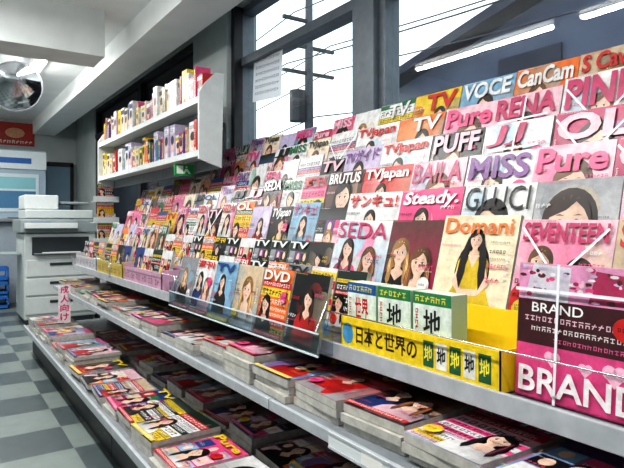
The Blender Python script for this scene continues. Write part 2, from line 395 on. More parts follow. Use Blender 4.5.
D['puff']=design('black','PUFF','pale pink','bust',W=.25,hair=HL,cloth='pink',th=.24,acc=('pink','white'),seed=23)
D['tvp']=design('lilac','TVガイド','purple','bust',W=.27,hair=HD,cloth='purple',th=.2,acc=('purple','yellow'),seed=24)
D['beb']=design('brown','BRUTUS','white','face',W=.26,hair=HD,cloth='black',th=.16,acc=('white','red'),seed=25)

titles=['TV','JJ','VOCE','Pure','MISS','PINKY','SEDA','BAILA','OL','週刊','サンキュ!','TV','週刊','TVJapan','','','','']
pal=['white','white','white','cream','pink','pale pink','red','black','black','sky blue','yellow','grey','grey','purple','orange','blue','green','magenta','lilac','brown','beige','white']
RD=[]
for i in range(80):
    bg=R.choice(pal); t=R.choice(titles)
    dark=sum(CN[bg])<1.7
    tcn=R.choice(['white','yellow','white','pale pink']) if dark else R.choice(['red','pink','magenta','black','blue','purple','red','green'])
    W=R.uniform(.165,.225)
    RD.append(design(bg,t,tcn,R.choice(['face','bust','bust','duo','grid','bands','bands','bust','grid']),W=W,H=R.uniform(.26,.33),T=R.choice([.01,.014,.018]),
        hair=R.choice([HB,HD,HL,HB,HY]),cloth=R.choice(['white','black','red','pink','blue','sky blue','yellow']),bg2=R.choice([None,None,'white','pale pink','sky blue','grey']),
        th=R.uniform(.12,.22),acc=R.choice([('red','black'),('pink','black'),('blue','red'),('magenta','purple'),('yellow','red'),('green','orange')]),
        seed=100+i,slant=R.choice([0,0,.2]),dens=1.4))
FLAT=[]
for i in range(34):
    bg=R.choice(['black','grey','brown','white','red','pale pink','blue','magenta','white','purple','beige','sky blue','dark green','pink','orange','green'])
    tcn='yellow' if sum(CN[bg])<1.7 else R.choice(['red','pink','black'])
    FLAT.append(design(bg,R.choice(['','','','週刊','TV','','Pure']),tcn,R.choice(['bust','duo','grid','bands','face','grid']),W=.235,H=R.uniform(.28,.32),T=.018,
        hair=R.choice([HB,HD,HL]),cloth=R.choice(['black','red','blue','white','pink']),bg2=R.choice(['black','grey','brown',None,'sky blue']),th=.15,
        acc=R.choice([('red','black'),('pink','black'),('blue','red'),('yellow','red'),('green','black')]),seed=400+i,dens=1.8))
SM=[]
for i,(bg,tc) in enumerate([('dark green','white'),('black','yellow'),('dark green','white'),('white','red'),('black','red'),('red','white'),('grey','black'),('blue','white'),('white','blue'),('orange','white')]):
    SM.append(design(bg,['','週刊','TV',''][i%4],tc,['bands','bust','grid'][i%3],W=.165,H=.225,T=.02,hair=HD,th=.14,acc=('red','yellow'),seed=200+i))
BK=[]
for i,(bg,tt,tc,k,cl) in enumerate([('black','','yellow','bust','red'),('orange','DVD','white','bands','black'),('beige','','white','face','white'),('sky blue','TV','blue','bust','black'),('white','週刊','red','duo','blue'),('grey','','black','bust','black')]):
    BK.append(design(bg,tt,tc,k,W=.205,H=.25,T=.012,hair=[HB,HD,HY][i%3],cloth=cl,th=.15,acc=('red','black'),seed=230+i,dens=1.6))

# ---------------------------------------------------------------- room
struct('floor',[(-3.2,2.12,-2.2,9.9,-.05,0)],FLOORM,'grey and pale checkered vinyl tile floor','floor')
struct('ceiling',[(-3.2,1.30,-2.2,9.9,2.75,2.95),(1.62,2.12,-2.2,9.9,2.86,2.95)],CEIL,'white painted shop ceiling with boards','ceiling')
struct('trim_1',[(1.30,1.62,-2.2,9.9,2.55,2.95)],SOFF,'white boxed soffit running above the window rack','trim')
struct('trim_2',[(-3.2,1.07,4.39,4.75,2.40,2.75)],BEAMM,'grey dropped beam crossing the ceiling','trim')
struct('wall_left',[(-3.35,-3.2,-2.2,9.9,0,2.95)],WALLM)
struct('wall_back',[(-3.35,2.12,-2.35,-2.2,0,2.95)],WALLM)
struct('wall_front',[(-3.35,2.12,9.9,10.05,0,2.95)],WALLM,'grey end wall behind the copier','wall')
struct('wall_right',[(1.95,2.12,-2.2,9.9,0,.95),(1.95,2.12,-2.2,9.9,2.80,2.86),(1.86,2.12,3.93,4.60,.95,2.86),(1.95,2.12,8.6,9.9,.95,2.80),(1.95,2.12,-2.2,-1.4,.95,2.80)],WALLM,'grey window wall with pier','wall')
def window(n,y0,y1,glass,transom=2.38,fm=FRAME):
    w=.05
    o=struct(f'window_{n}',[(1.97,2.07,y0,y0+w,.95,2.80),(1.97,2.07,y1-w,y1,.95,2.80),(1.97,2.07,y0,y1,.95,1.0),(1.97,2.07,y0,y1,2.75,2.80),(1.96,2.08,y0,y1,transom-.03,transom+.03)],fm,'grey metal framed shop window with transom','window')
    mb=MB(); mb.box(2.015,2.021,y0+w,y1-w,1.0,transom-.03); mb.box(2.015,2.021,y0+w,y1-w,transom+.03,2.75)
    g=obj('window_pane',mb,glass); g.parent=o; g['kind']='structure'
window(1,-1.4,2.28,GLASS)
window(2,2.46,3.93,GLASS)
window(3,4.60,6.5,FILM,2.4,DARKM)
window(4,6.5,8.6,FILM,2.4,DARKM)
struct('trim_3',[(1.93,2.10,2.28,2.46,.95,2.86)],FRAME,'grey metal mullion between the windows','trim')
struct('trim_4',[(1.90,1.97,3.875,3.93,.95,2.80)],DARKM,'dark metal strip beside the pier','trim')
dr=struct('door_1',[(1.25,1.30,9.83,9.9,0,2.1),(1.85,1.90,9.83,9.9,0,2.1),(1.25,1.90,9.83,9.9,2.05,2.12),(1.25,1.90,9.83,9.9,0,.12)],DARKM,'dark framed glass door in the end wall','door')
mb=MB(); mb.box(1.30,1.85,9.85,9.86,.12,2.05); g=obj('window_pane',mb,mat('door_glass',(.55,.66,.74),.2)); g.parent=dr; g['kind']='structure'

# ---------------------------------------------------------------- display rack units
TX=[1.32+.09*k for k in range(6)]
TZ=[EYE-.305+.114*k for k in range(6)]
units=[(.30,1.56),(1.56,2.82),(2.82,4.15),(4.15,5.48)]
for i,(a,c) in enumerate(units):
    u=empty('display_rack',(1.2,(a+c)/2,0)); tag(u,'white steel stepped magazine display rack with flat lower shelves','display rack','magazine racks along the window')
    def part(name,boxes,m,bev=.002):
        mb=MB()
        for q in boxes: mb.box(q[0]-1.2,q[1]-1.2,q[2]-(a+c)/2,q[3]-(a+c)/2,q[4],q[5])
        return obj(name,mb,m,u,bevel=bev)
    e=.003
    nt_=6 if a<2.9 else 4
    for k in range(nt_):
        part('magazine_ledge',[(TX[k]-.014,TX[k]+.085,a+e,c-e,TZ[k]-.014,TZ[k]-.004),(TX[k]-.017,TX[k]-.014,a+e,c-e,TZ[k]-.014,TZ[k]+.012)],SHELF,0)
    mb=MB()
    xa=TX[0]+.088; xb=TX[nt_-1]+.088
    yy0=a+e-(a+c)/2; yy1=c-e-(a+c)/2
    prof=[(xa-1.2,.30),(xa-1.2,TZ[0]-.0),(xb-1.2,TZ[nt_-1]),(xb-1.2,TZ[nt_-1]+.20),(xb-1.19,TZ[nt_-1]+.20),(xb-1.19,.30)]
    mb.poly([(x,yy0,z) for x,z in prof]); mb.poly([(x,yy1,z) for x,z in reversed(prof)])
    for q in range(len(prof)):
        p=prof[q];r=prof[(q+1)%len(prof)]
        mb.poly([(p[0],yy0,p[1]),(p[0],yy1,p[1]),(r[0],yy1,r[1]),(r[0],yy0,r[1])])
    obj('back_panel',mb,SHELF,u)
    part('main_shelf',[(1.07,1.40,a+e,c-e,EYE-.415,EYE-.395)],SHELF)
    part('shelf_edge',[(1.055,1.069,a+e,c-e,EYE-.435,EYE-.385)],EDGE)
    part('middle_shelf',[(.90,1.40,a+e,c-e,EYE-.590,EYE-.570)],SHELF)
    part('shelf_edge',[(.885,.899,a+e,c-e,EYE-.600,EYE-.566)],EDGE)
    part('bottom_shelf',[(.66,1.40,a+e,c-e,.225,.245)],SHELF)
    part('shelf_edge',[(.645,.659,a+e,c-e,.212,.250)],EDGE)
    part('kickboard',[(.72,.74,a+e,c-e,0,.224)],DARKM)
    for yy in (a+.02,c-.04):
        part('upright',[(1.342,1.40,yy,yy+.02,0,TZ[0]-.02)],SHELF)
        part('shelf_bracket',[(.93,1.34,yy,yy+.006,EYE-.63,EYE-.592)],SHELF,0)
    mb=MB()
    mb.cyl((1.045-1.2,yy0+.01,EYE-.285),(1.045-1.2,yy1-.01,EYE-.285),.0022,8)
    for yy in (yy0+.012,yy1-.012): mb.cyl((1.045-1.2,yy,EYE-.40),(1.045-1.2,yy,EYE-.285),.003,8)
    obj('guard_rail',mb,CHROME,u,smooth=True)

# ---------------------------------------------------------------- magazines on tiers
near={0:(.42,['sc','seventeen','domani','girls','seda']),
      1:(.48,['pinky','faceW','cuci','ready','sankyu']),
      2:(.56,['ol','pure','miss','baila','tvjapan','beb']),
      3:(.52,['pink','ol','jj','puff','tvred','tvp']),
      4:(.55,['sc','pink','rena','pure','tvb','tvred']),
      5:(.58,['can','sc','can','voce','tva','tvg'])}
near[0]=(.495,['sc','seventeen','domani','girls','seda'])
TILT=rad(15)
GRP='magazines standing on the stepped rack'
for k in range(6):
    y,names=near[k]
    yend=5.44 if k<4 else 4.10
    idx=0
    lastd=None
    while True:
        if idx<len(names): d=D[names[idx]]
        elif k==0 and y<3.9: d=R.choice(SM)
        else:
            d=R.choice(RD)
            while d is lastd: d=R.choice(RD)
        lastd=d
        idx+=1
        if idx==1 and k==0: y-=.02
        if y+d.W>yend: break
        rib=False
        if (k==0 and idx==2) or (k==2 and idx==1) or (k==4 and idx==2): rib=RIBMESH
        elif k==3 and idx==2: rib=RIBMESH
        elif k in(3,4) and idx==3: rib=RIBV
        elif idx>len(names) and R.random()<.10: rib=R.choice([RIBMESH,RIBV])
        put(d,TX[k]+R.uniform(-.001,.004),y+d.W/2,TZ[k]+.002,(-TILT,rad(R.uniform(-.9,.9)),-math.pi/2),'on the rack',ribbon=rib,group=GRP)
        y+=d.W+R.uniform(.002,.007)

# ---------------------------------------------------------------- front row
def brandx(A,rng):
    A.G(0,0,1,1,CN['pink'],CN['magenta'],1)
    A.R(0,.72,1,1,(.86,.58,.73),2)
    A.P([(.05,.74),(.40,.72),(.42,.98),(.12,1)],(.82,.80,.84),3); A.P([(.55,.74),(.95,.75),(.98,.93),(.6,.97)],(.66,.20,.35),3)
    for q in range(60): A.E(rng.uniform(.03,.97),rng.uniform(.74,.98),rng.uniform(.01,.035),rng.uniform(.008,.02),CN[rng.choice(['white','pink','magenta','lilac','brown','pale pink'])],4+q*.015,7)
    A.R(0,.40,1,.73,(.25,.10,.12),5)
    A.T('BRAND',.12,.64,.52,.71,(.97,.97,.97),6,.01)
    A.S(.06,.57,.85,.045,(.95,.80,.85),6,rng); A.S(.12,.50,.8,.04,(.97,.93,.93),6,rng); A.S(.3,.43,.6,.035,(.9,.4,.6),6,rng)
    A.R(0,0,1,.40,(.85,.28,.51),5)
    for cx,cz,r in((.75,.31,.08),(.3,.33,.06),(.55,.30,.05)):
        A.E(cx-r*.45,cz,r*.6,r*.6,(.95,.73,.82),6,14);A.E(cx+r*.45,cz,r*.6,r*.6,(.95,.73,.82),6,14);A.P([(cx-r,cz-.01),(cx,cz-r*1.3),(cx+r,cz-.01)],(.95,.73,.82),6)
    A.T('BRAND',.04,.05,.96,.24,(.96,.93,.94),21,.02)
db=design('pink','','white','none',W=.30,H=.30,T=.045,seed=60,extra=brandx,dens=0); db.label='thick pink boxed magazine tied with ribbon'
o=put(db,1.105,.655,EYE-.392,(-rad(4),0,-math.pi/2),'on the shelf')
mb=MB(); mb.box(-.152,.152,-.0105,-.0095,.237,.244); mb.box(-.05,-.044,-.0118,-.0108,0,.30)
obj('binding_ribbon',mb,RIBM,o)
put(D['pinky'],1.115,.355,EYE-.392,(-rad(4),0,-math.pi/2),'on the shelf')

YC=(.95,.82,.12)
car=empty('display_carton',(1.14,1.115,EYE-.394)); tag(car,'yellow cardboard display carton holding boxed sets','display carton')
mb=MB(); L=.60
mb.box(-.075,-.071,-L/2,L/2,0,.10,YC); mb.box(.071,.075,-L/2,L/2,0,.17,YC); mb.box(-.075,.075,-L/2,L/2,0,.003,YC)
mb.box(-.075,.075,-L/2,-L/2+.003,0,.10,YC); mb.box(-.075,.075,L/2-.003,L/2,0,.10,YC)
obj('carton',mb,PLAST,car)
A=Art(L,.10,dy=.0006); A.G(.01,.02,.99,.98,YC,YC,0); A.T('日本と世界の',.13,.25,.56,.80,(.20,.12,.05),1,.02)
for i in range(5):
    A.R(.60+i*.075,.18,.66+i*.075,.85,(.92,.92,.88) if i%2 else (.15,.38,.25),1); A.T('地',.605+i*.075,.30,.655+i*.075,.75,(.1,.1,.1) if i%2 else (.95,.9,.3),2,.02)
A.E(.06,.5,.045,.32,(.3,.6,.8),1)
obj('carton_lettering',A.mb,PRINT,car,loc=(-.0758,0,0),rot=(0,0,-math.pi/2))
for i in range(3):
    e_=empty('boxed_book_set',(1.085,1.338-i*.146,EYE-.388)); tag(e_,'white and green boxed atlas standing in yellow carton','boxed book','boxed sets in the yellow carton')
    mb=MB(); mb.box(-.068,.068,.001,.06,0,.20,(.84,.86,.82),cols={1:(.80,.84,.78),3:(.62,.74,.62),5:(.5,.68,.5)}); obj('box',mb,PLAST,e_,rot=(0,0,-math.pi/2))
    A=Art(.136,.20); A.G(0,0,1,1,(.78,.88,.78),(.90,.93,.90),0); A.R(0,.84,1,1,[(.1,.35,.6),(.16,.5,.3),(.16,.5,.3)][i],1)
    A.S(.05,.87,.85,.09,(.97,.9,.3),2,R); A.T('地' if i else '世界',.28,.44,.74,.78,(.08,.08,.08) if i else (.8,.1,.1),2,.02)
    A.S(.05,.78,.45,.07,(.8,.1,.1),2,R,True); A.E(.85,.35,.11,.08,(.9,.2,.2),2); A.S(.2,.32,.5,.06,(.1,.1,.1),3,R); A.S(.2,.22,.6,.06,(.1,.4,.2),3,R); A.R(0,0,1,.10,(.95,.8,.1),1)
    obj('printed_label',A.mb,PRINT,e_,rot=(0,0,-math.pi/2))

# clear acrylic holder
hx=1.0; y0,y1=1.44,2.78; hz=EYE-.425
ho=empty('acrylic_magazine_holder',(hx,(y0+y1)/2,hz)); tag(ho,'clear acrylic holder hooked on the shelf edge','magazine holder')
mb=MB(); l=(y1-y0)/2
mb.box(-.004,0,-l,l,0,.075); mb.box(0,.053,-l,l,0,.004); mb.box(-.004,.05,-l-.004,-l,0,.12); mb.box(-.004,.05,l,l+.004,0,.12)
obj('tray',mb,ACRYL,ho)
mb=MB(); mb.box(-.008,-.004,-l,l,.072,.077); mb.box(-.008,-.004,-l,l,0,.006); obj('lip',mb,mat('acrylic_edge',(.80,.86,.88),.15),ho)
mb=MB(); mb.cyl((.0,-l+.02,.078),(.045,-l+.02,.17),.003,8); mb.cyl((.0,l-.02,.078),(.045,l-.02,.17),.003,8); obj('wire_support',mb,CHROME,ho)
yy=1.47
for i,d in enumerate(BK):
    put(d,1.008,yy+d.W/2,hz+.006,(-rad(13),rad(R.uniform(-1,1)),-math.pi/2),'in the acrylic holder',group='magazines in the acrylic holder'); yy+=d.W+.012
yy=1.50
for i in range(8):
    d=SM[(i*3)%len(SM)]
    put(d,1.19,yy+d.W/2,EYE-.393,(-rad(14),0,-math.pi/2),'on the main shelf',group='small books on the main shelf'); yy+=d.W+.008

for (a,c,colr,nm) in ((3.10,3.85,(.80,.62,.72),'pale pink'),(3.90,4.60,(.80,.72,.30),'yellow'),(4.65,5.40,(.80,.80,.82),'white')):
    t=empty('book_tray',(1.15,(a+c)/2,EYE-.394)); tag(t,f'{nm} cardboard tray holding small books','display tray')
    l=(c-a)/2; mb=MB(); mb.box(-.085,-.080,-l,l,0,.10,colr); mb.box(.08,.085,-l,l,0,.13,colr); mb.box(-.085,.085,-l,l,0,.003,colr); mb.box(-.085,.085,-l,-l+.004,0,.12,colr); mb.box(-.085,.085,l-.004,l,0,.12,colr)
    obj('tray',mb,PLAST,t)
    A=Art(2*l,.10); rr=random.Random(3); A.G(.01,.05,.99,.95,colr,colr,0)
    for q in range(6): A.S(.04+q*.16,.25,.12,.4,(.5,.2,.35) if nm!='yellow' else (.7,.2,.1),1,rr)
    obj('tray_print',A.mb,PRINT,t,loc=(-.0855,0,0),rot=(0,0,-math.pi/2))
    yy=a+.01
    while yy+.17<c:
        d=R.choice(SM); put(d,1.09,yy+d.W/2,EYE-.388,(-rad(12),0,-math.pi/2),'in the cardboard tray',group='small books in trays'); yy+=d.W+.006

# ---------------------------------------------------------------- flat stacks
deck=[]
def nextflat():
    global deck
    if not deck: deck=FLAT[:]; R.shuffle(deck)
    return deck.pop()
def stack(x,yc,z,n,grp,where,thick=1):
    T=.0
    for i in range(n):
        last=(i==n-1); d=nextflat() if last else R.choice(FLAT)
        th=d.T*thick
        T+=th+.0006
        o=put(d,x+R.uniform(-.014,.014),yc+R.uniform(-.004,.004),z+T,(-math.pi/2,0,-math.pi/2+rad(R.uniform(-3.5,3.5))),where,cover=last,group=grp)
        o.scale=(.96,thick,.95)
z_mid=EYE-.569; z_bot=.246
yc=.62
while yc<5.35:
    stack(.915+R.uniform(0,.02),yc,z_mid,R.choice([3,3,4]) if yc<2 else R.choice([1,2,2,3]),'magazine stacks on the middle shelf','in a stack',thick=1.3); yc+=.248
yc=1.72
while yc<5.35:
    stack(.672+R.uniform(0,.02),yc,z_bot,R.choice([2,3,4]),'magazine stacks on the bottom shelf','in a low stack',thick=1.2); yc+=.248
yc=1.3
while yc<4.6:
    stack(1.03,yc,z_bot,R.choice([1,2]),'magazine stacks on the bottom shelf','flat under the rack',thick=1.6); yc+=.252

ph=empty('price_holder',(.878,1.10,EYE-.605)); tag(ph,'pale plastic price holder clipped to the middle shelf edge','price holder')
mb=MB(); mb.box(-.002,0,-.12,.12,0,.045,(.85,.87,.88)); mb.box(-.004,-.002,-.12,.12,0,.006,(.7,.72,.74)); mb.box(-.004,-.002,-.12,.12,.039,.045,(.7,.72,.74)); obj('clip_rail',mb,PLAST,ph)
mb=MB(); mb.box(-.0032,-.0022,-.10,-.02,.008,.037,(.92,.92,.90)); obj('price_card',mb,PLAST,ph)

s=empty('shelf_sign',(.86,4.80,EYE-.80)); tag(s,'small white vertical shelf sign with pink Japanese lettering','sign')
mb=MB(); mb.box(-.045,.045,.0006,.006,0,.30,(.93,.90,.92)); obj('sign_board',mb,PLAST,s)
A=Art(.09,.30); A.G(.02,.01,.98,.99,(.93,.90,.92),(.93,.90,.92),0)
for i,ch in enumerate('成人向け'): A.T(ch,.15,.77-i*.24,.85,.97-i*.24,(.90,.15,.45),1,.03)
obj('sign_lettering',A.mb,PRINT,s)

# ---------------------------------------------------------------- upper shelves (shallow)
uy0,uy1=3.35,5.95
us=empty('upper_book_shelf',(1.6,(uy0+uy1)/2,0)); tag(us,'white two-tier shallow shelf unit above the rack','shelf')
UXB=1.545
def up(name,boxes,m,bev=.003):
    mb=MB()
    for q in boxes: mb.box(q[0]-1.6,q[1]-1.6,q[2]-(uy0+uy1)/2,q[3]-(uy0+uy1)/2,q[4],q[5])
    return obj(name,mb,m,us,bevel=bev)
ZA,ZB=EYE+.45,EYE+.79
up('shelf_board',[(1.40,UXB,uy0,uy1,ZA-.02,ZA)],WHITE); up('shelf_board',[(1.40,UXB,uy0,uy1,ZB-.02,ZB)],WHITE)
up('shelf_edge',[(1.388,1.399,uy0,uy1,ZA-.03,ZA+.010)],WHITE,0); up('shelf_edge',[(1.388,1.399,uy0,uy1,ZB-.03,ZB+.010)],WHITE,0)
up('back_panel',[(UXB+.001,UXB+.012,uy0,uy1,ZA-.1,ZB+.16)],SHELF)
up('wall_arm',[(UXB+.013,1.95,4.62,4.66,ZB-.06,ZB-.02),(UXB+.013,1.95,5.85,5.89,ZB-.06,ZB-.02),(UXB+.013,1.86,3.97,4.01,ZB-.06,ZB-.02)],DARKM)
cy=(uy0+uy1)/2
prof=[(1.385,ZA-.05),(1.54,ZA-.10),(UXB+.012,ZB+.17),(1.50,ZB+.17),(1.43,ZB+.10),(1.385,ZB+.03)]
for (ya,yb) in((uy0-.022,uy0-.002),(uy1+.002,uy1+.022)):
    mb=MB(); mb.poly([(x-1.6,ya-cy,z) for x,z in prof]); mb.poly([(x-1.6,yb-cy,z) for x,z in reversed(prof)])
    for q in range(len(prof)):
        p=prof[q];r=prof[(q+1)%len(prof)]; mb.poly([(p[0]-1.6,ya-cy,p[1]),(p[0]-1.6,yb-cy,p[1]),(r[0]-1.6,yb-cy,r[1]),(r[0]-1.6,ya-cy,r[1])])
    obj('end_panel',mb,WHITE,us)
bm=[]
for i in range(28):
    bn=['red','yellow','white','pink','green','white','orange','cream','sky blue','white','beige','red','lilac','blue','yellow','white','pale pink','green','grey','white','purple','red','cream','white','yellow','sky blue','orange','black'][i]; c=CN[bn]; t=R.choice([.02,.03,.045,.06,.09,.12]); h=R.uniform(.16,.25)
    mb=MB(); page=(.8,.79,.75)
    mb.box(-t/2,t/2,0.001,.10,0.001,h-.002,page)
    mb.box(-t/2-.001,-t/2,0,.105,0,h,c); mb.box(t/2,t/2+.001,0,.105,0,h,c); mb.box(-t/2-.001,t/2+.001,-.001,.001,0,h,c)
    A=Art(t,h,base=-.0012); k=(.1,.1,.1) if sum(c)>1.7 else (.95,.95,.9)
    A.R(0,.76,1,.92,CN[R.choice(['red','yellow','white','black','blue'])],1)
    if t>.05:
        A.E(.5,.42,.3,.22,SKIN,1,12); A.E(.5,.56,.32,.14,HB,2,12); A.P([(.15,.0),(.85,0),(.7,.22),(.3,.22)],CN[R.choice(['blue','red','white'])],2); A.S(.1,.78,.8,.11,k,3,R)
    else: A.S(.15,.72,.5,.09,k,2,R,True); A.E(.5,.12,.3,min(.1,.3*t/h),k,1,10)
    for q,cc in zip(A.mb.f,A.mb.c): mb.poly([A.mb.v[j] for j in q],cc)
    mb.poly([(t/2+.0014,.02,.03),(t/2+.0014,.09,.03),(t/2+.0014,.09,h*.62),(t/2+.0014,.02,h*.62)],CN[R.choice(['white','yellow','pink','sky blue'])])
    bm.append((mb.mesh('paperback_book',PRINT),t,h,bn))
for zs in (ZA,ZB):
    y=uy0+.02; first=True
    while y<uy1-.13:
        m_,t,h,bn=R.choice(bm) if not first else bm[0 if zs==ZB else 14]
        first=False
        o=bpy.data.objects.new('book',m_); ROOT.objects.link(o); o.location=(1.408+R.uniform(0,.028),y+t/2,zs+.001); o.rotation_euler=(0,0,-math.pi/2)
        tag(o,f'{bn} paperback book standing upright on the upper shelf','book','paperbacks on the upper shelves'); y+=t+.0035+(R.random()<.1)*.02

es=empty('exit_sign',(1.47,3.80,EYE+.37)); tag(es,'small green and white exit pictogram sign','sign')
mb=MB(); mb.box(-.07,.07,.0006,.02,-.04,.04,(.08,.62,.32)); obj('sign_board',mb,PLAST,es)
A=Art(.14,.08); A.G(.02,.02,.98,.98,(.08,.62,.32),(.08,.62,.32),0); A.P([(.1,.15),(.45,.15),(.45,.85),(.1,.85)],(.92,.97,.93),1); A.E(.62,.75,.05,.1,(.92,.97,.93),1); A.P([(.55,.6),(.68,.6),(.85,.15),(.75,.15),(.62,.4),(.5,.15),(.45,.2)],(.92,.97,.93),1)
obj('pictogram',A.mb,mat('sign_face',rough=.4,attr=True),es,loc=(0,0,-.04))
mb=MB(); mb.cyl((0,.01,.04),(0,.01,.058),.004,8); obj('hanger',mb,CHROME,es)

nn=empty('paper_notice',(2.000,3.56,EYE+.89),(0,rad(4),-math.pi/2)); tag(nn,'white paper notice with small print taped to window','notice')
A=Art(.42,.34); rr=random.Random(5); A.G(0,0,1,1,(.97,.98,.99),(.97,.98,.99),0)
for i in range(6): A.S(.08,.84-i*.14,.84,.07,(.45,.40,.50),1,rr)
obj('printed_sheet',A.mb,NOTE,nn)
mb=MB()
for x in(-.20,.17): mb.box(x,x+.03,-.002,-.001,.31,.355,(.85,.86,.8))
obj('tape',mb,NOTE,nn)

# ---------------------------------------------------------------- ceiling lights
def fixture(x,y0,y1,zc,power,grp='fluorescent ceiling lights'):
    f=empty('ceiling_light',(x,(y0+y1)/2,zc)); tag(f,'white batten fluorescent ceiling light fixture with bare tube','ceiling light',grp)
    l=(y1-y0)/2; mb=MB(); mb.box(-.06,.06,-l,l,-.05,-.001,(.9,.9,.9)); mb.box(-.02,.02,-l,-l+.03,-.10,-.05,(.9,.9,.9)); mb.box(-.02,.02,l-.03,l,-.10,-.05,(.9,.9,.9)); obj('housing',mb,PLAST,f)
    mb=MB(); mb.cyl((0,-l+.03,-.085),(0,l-.03,-.085),.012,12); obj('tube',mb,TUBE,f,smooth=True)
    la=bpy.data.lights.new('tube_light','AREA'); la.shape='RECTANGLE'; la.size=.025; la.size_y=2*l-.1; la.energy=power; la.color=(1.0,.995,.965)
    lo=bpy.data.objects.new('tube_light',la); ROOT.objects.link(lo); lo.location=(0,0,-.105); lo.parent=f
for (a,c) in ((-.8,.70),(.85,2.35),(2.5,4.05),(4.95,6.45),(6.6,8.1)): fixture(.07,a,c,2.75,30)
for (a,c) in ((1.5,3.0),(6.0,7.5)): fixture(-1.7,a,c,2.75,14)
fixture(.85,5.3,6.6,2.75,20)

# ---------------------------------------------------------------- convex mirror
mm=empty('convex_mirror',(.66,6.15,2.47)); tag(mm,'round convex security mirror hung below the ceiling','mirror')
import bmesh
bmm=bmesh.new(); rings=8; seg=32; vs=[]
Rm=.24
top_=bmm.verts.new((0,-.09,0))
for r in range(1,rings+1):
    t=r/rings; row=[]
    for q in range(seg):
        a=2*math.pi*q/seg; row.append(bmm.verts.new((Rm*t*math.cos(a),-.09*(1-t*t),Rm*t*math.sin(a))))
    vs.append(row)
for q in range(seg): bmm.faces.new((top_,vs[0][q],vs[0][(q+1)%seg]))
for r in range(rings-1):
    for q in range(seg): bmm.faces.new((vs[r][q],vs[r+1][q],vs[r+1][(q+1)%seg],vs[r][(q+1)%seg]))
bmesh.ops.recalc_face_normals(bmm,faces=bmm.faces)
me=bpy.data.meshes.new('mirror_dome'); bmm.to_mesh(me); bmm.free(); me.materials.append(MIRR); me.polygons.foreach_set('use_smooth',[True]*len(me.polygons))
obj('mirror_face',me,MIRR,mm,rot=(rad(25),0,rad(5)))
mb=MB()
for q in range(32):
    a=2*math.pi*q/32;b_=2*math.pi*(q+1)/32; mb.cyl((Rm*math.cos(a),0,Rm*math.sin(a)),(Rm*math.cos(b_),0,Rm*math.sin(b_)),.010,6,(.55,.56,.58))
obj('rim',mb,PLAST,mm,rot=(rad(25),0,rad(5)))
mb=MB(); mb.cyl((0,.03,.0),(0,.06,.28),.012,10); mb.cyl((0,.03,0),(0,.0,0),.03,10); obj('bracket',mb,CHROME,mm)

# ---------------------------------------------------------------- photocopier
cp=empty('photocopier',(1.20,7.25,0)); tag(cp,'large pale grey office photocopier with document feeder','photocopier')
G1=(.72,.75,.75);G2=(.52,.56,.57);G3=(.18,.21,.23)
def cb(name,boxes,bev=.012,par=None,loc=(0,0,0)):
    mb=MB()
    for q in boxes: mb.box(*q[:6],q[6])
    return obj(name,mb,PLAST,par or cp,loc=loc,bevel=bev)
cb('body',[(-.38,.38,-.35,.35,.06,1.02,G1),(-.36,.36,-.33,.33,0,.06,G3)])
for i in range(3):
    dz=.12+i*.21
    p=cb('paper_drawer',[(-.36,.36,-.366,-.352,dz,dz+.19,(.78,.80,.80))],.006)
    cb('handle',[(-.12,.12,-.376,-.3665,dz+.12,dz+.15,G3)],.003,p)
cb('output_bay',[(-.30,.30,-.356,-.351,.78,.98,G3)],.004)
cb('output_tray',[(-.28,.28,-.42,-.357,.79,.80,G2),(-.2,.2,-.41,-.357,.801,.812,(.92,.92,.92))],.002)
cb('scanner_bed',[(-.42,.40,-.38,.36,1.03,1.18,G2)])
cb('document_feeder',[(-.36,.36,-.30,.34,1.19,1.29,G1),(-.36,.0,-.2,.3,1.295,1.46,(.78,.80,.80)),(.02,.34,-.18,.28,1.36,1.39,G2)])
cb('control_panel',[(-.38,.15,-.50,-.385,1.08,1.14,(.80,.82,.82)),(-.32,-.12,-.48,-.40,1.141,1.146,(.2,.35,.5))],.004)
cb('coin_unit',[(.45,.62,-.30,.0,0,1.25,G1),(.48,.59,-.305,-.301,.95,1.15,G3)])
cb('side_tray',[(-.62,-.39,-.2,.25,.78,.80,G2),(-.62,-.60,-.2,.25,.80,.86,G2)],.004)

kk=empty('kiosk_terminal',(.98,9.15,0)); tag(kk,'pale blue and white service kiosk with screen','kiosk')
def kb(name,boxes,bev=.012):
    mb=MB()
    for q in boxes: mb.box(*q[:6],q[6])
    return obj(name,mb,PLAST,kk,bevel=bev)
kb('cabinet',[(-.40,.40,-.25,.3,0,1.15,(.60,.64,.68)),(-.40,.40,-.02,.3,1.15,2.2,(.66,.74,.80))])
kb('counter',[(-.42,.42,-.36,-.02,1.151,1.2,(.5,.52,.54))])
kb('screen',[(-.30,.30,-.035,-.021,1.30,1.85,(.85,.90,.93)),(-.26,.26,-.037,-.0351,1.35,1.60,(.30,.50,.66)),(-.26,.26,-.037,-.0351,1.63,1.80,(.55,.78,.82))],.003)
kb('header_panel',[(-.40,.40,-.05,-.021,1.92,2.18,(.88,.92,.94)),(-.34,.2,-.052,-.0501,2.0,2.08,(.15,.40,.70))],.004)
kb('keypad',[(-.12,.12,-.30,-.12,1.201,1.215,(.25,.27,.3))],.003)

pp=empty('wall_poster',(1.05,9.885,2.35)); tag(pp,'red poster with white print on the end wall','poster')
A=Art(.55,.36); A.G(0,0,1,1,(.65,.12,.10),(.75,.2,.15),0); A.mb.box(-.275,.275,.0003,.004,0,.36,(.8,.1,.1)); A.E(.5,.55,.25,.22,(.85,.62,.45),1); A.S(.08,.08,.84,.16,(.97,.95,.9),2,R); obj('sheet',A.mb,PRINT,pp)

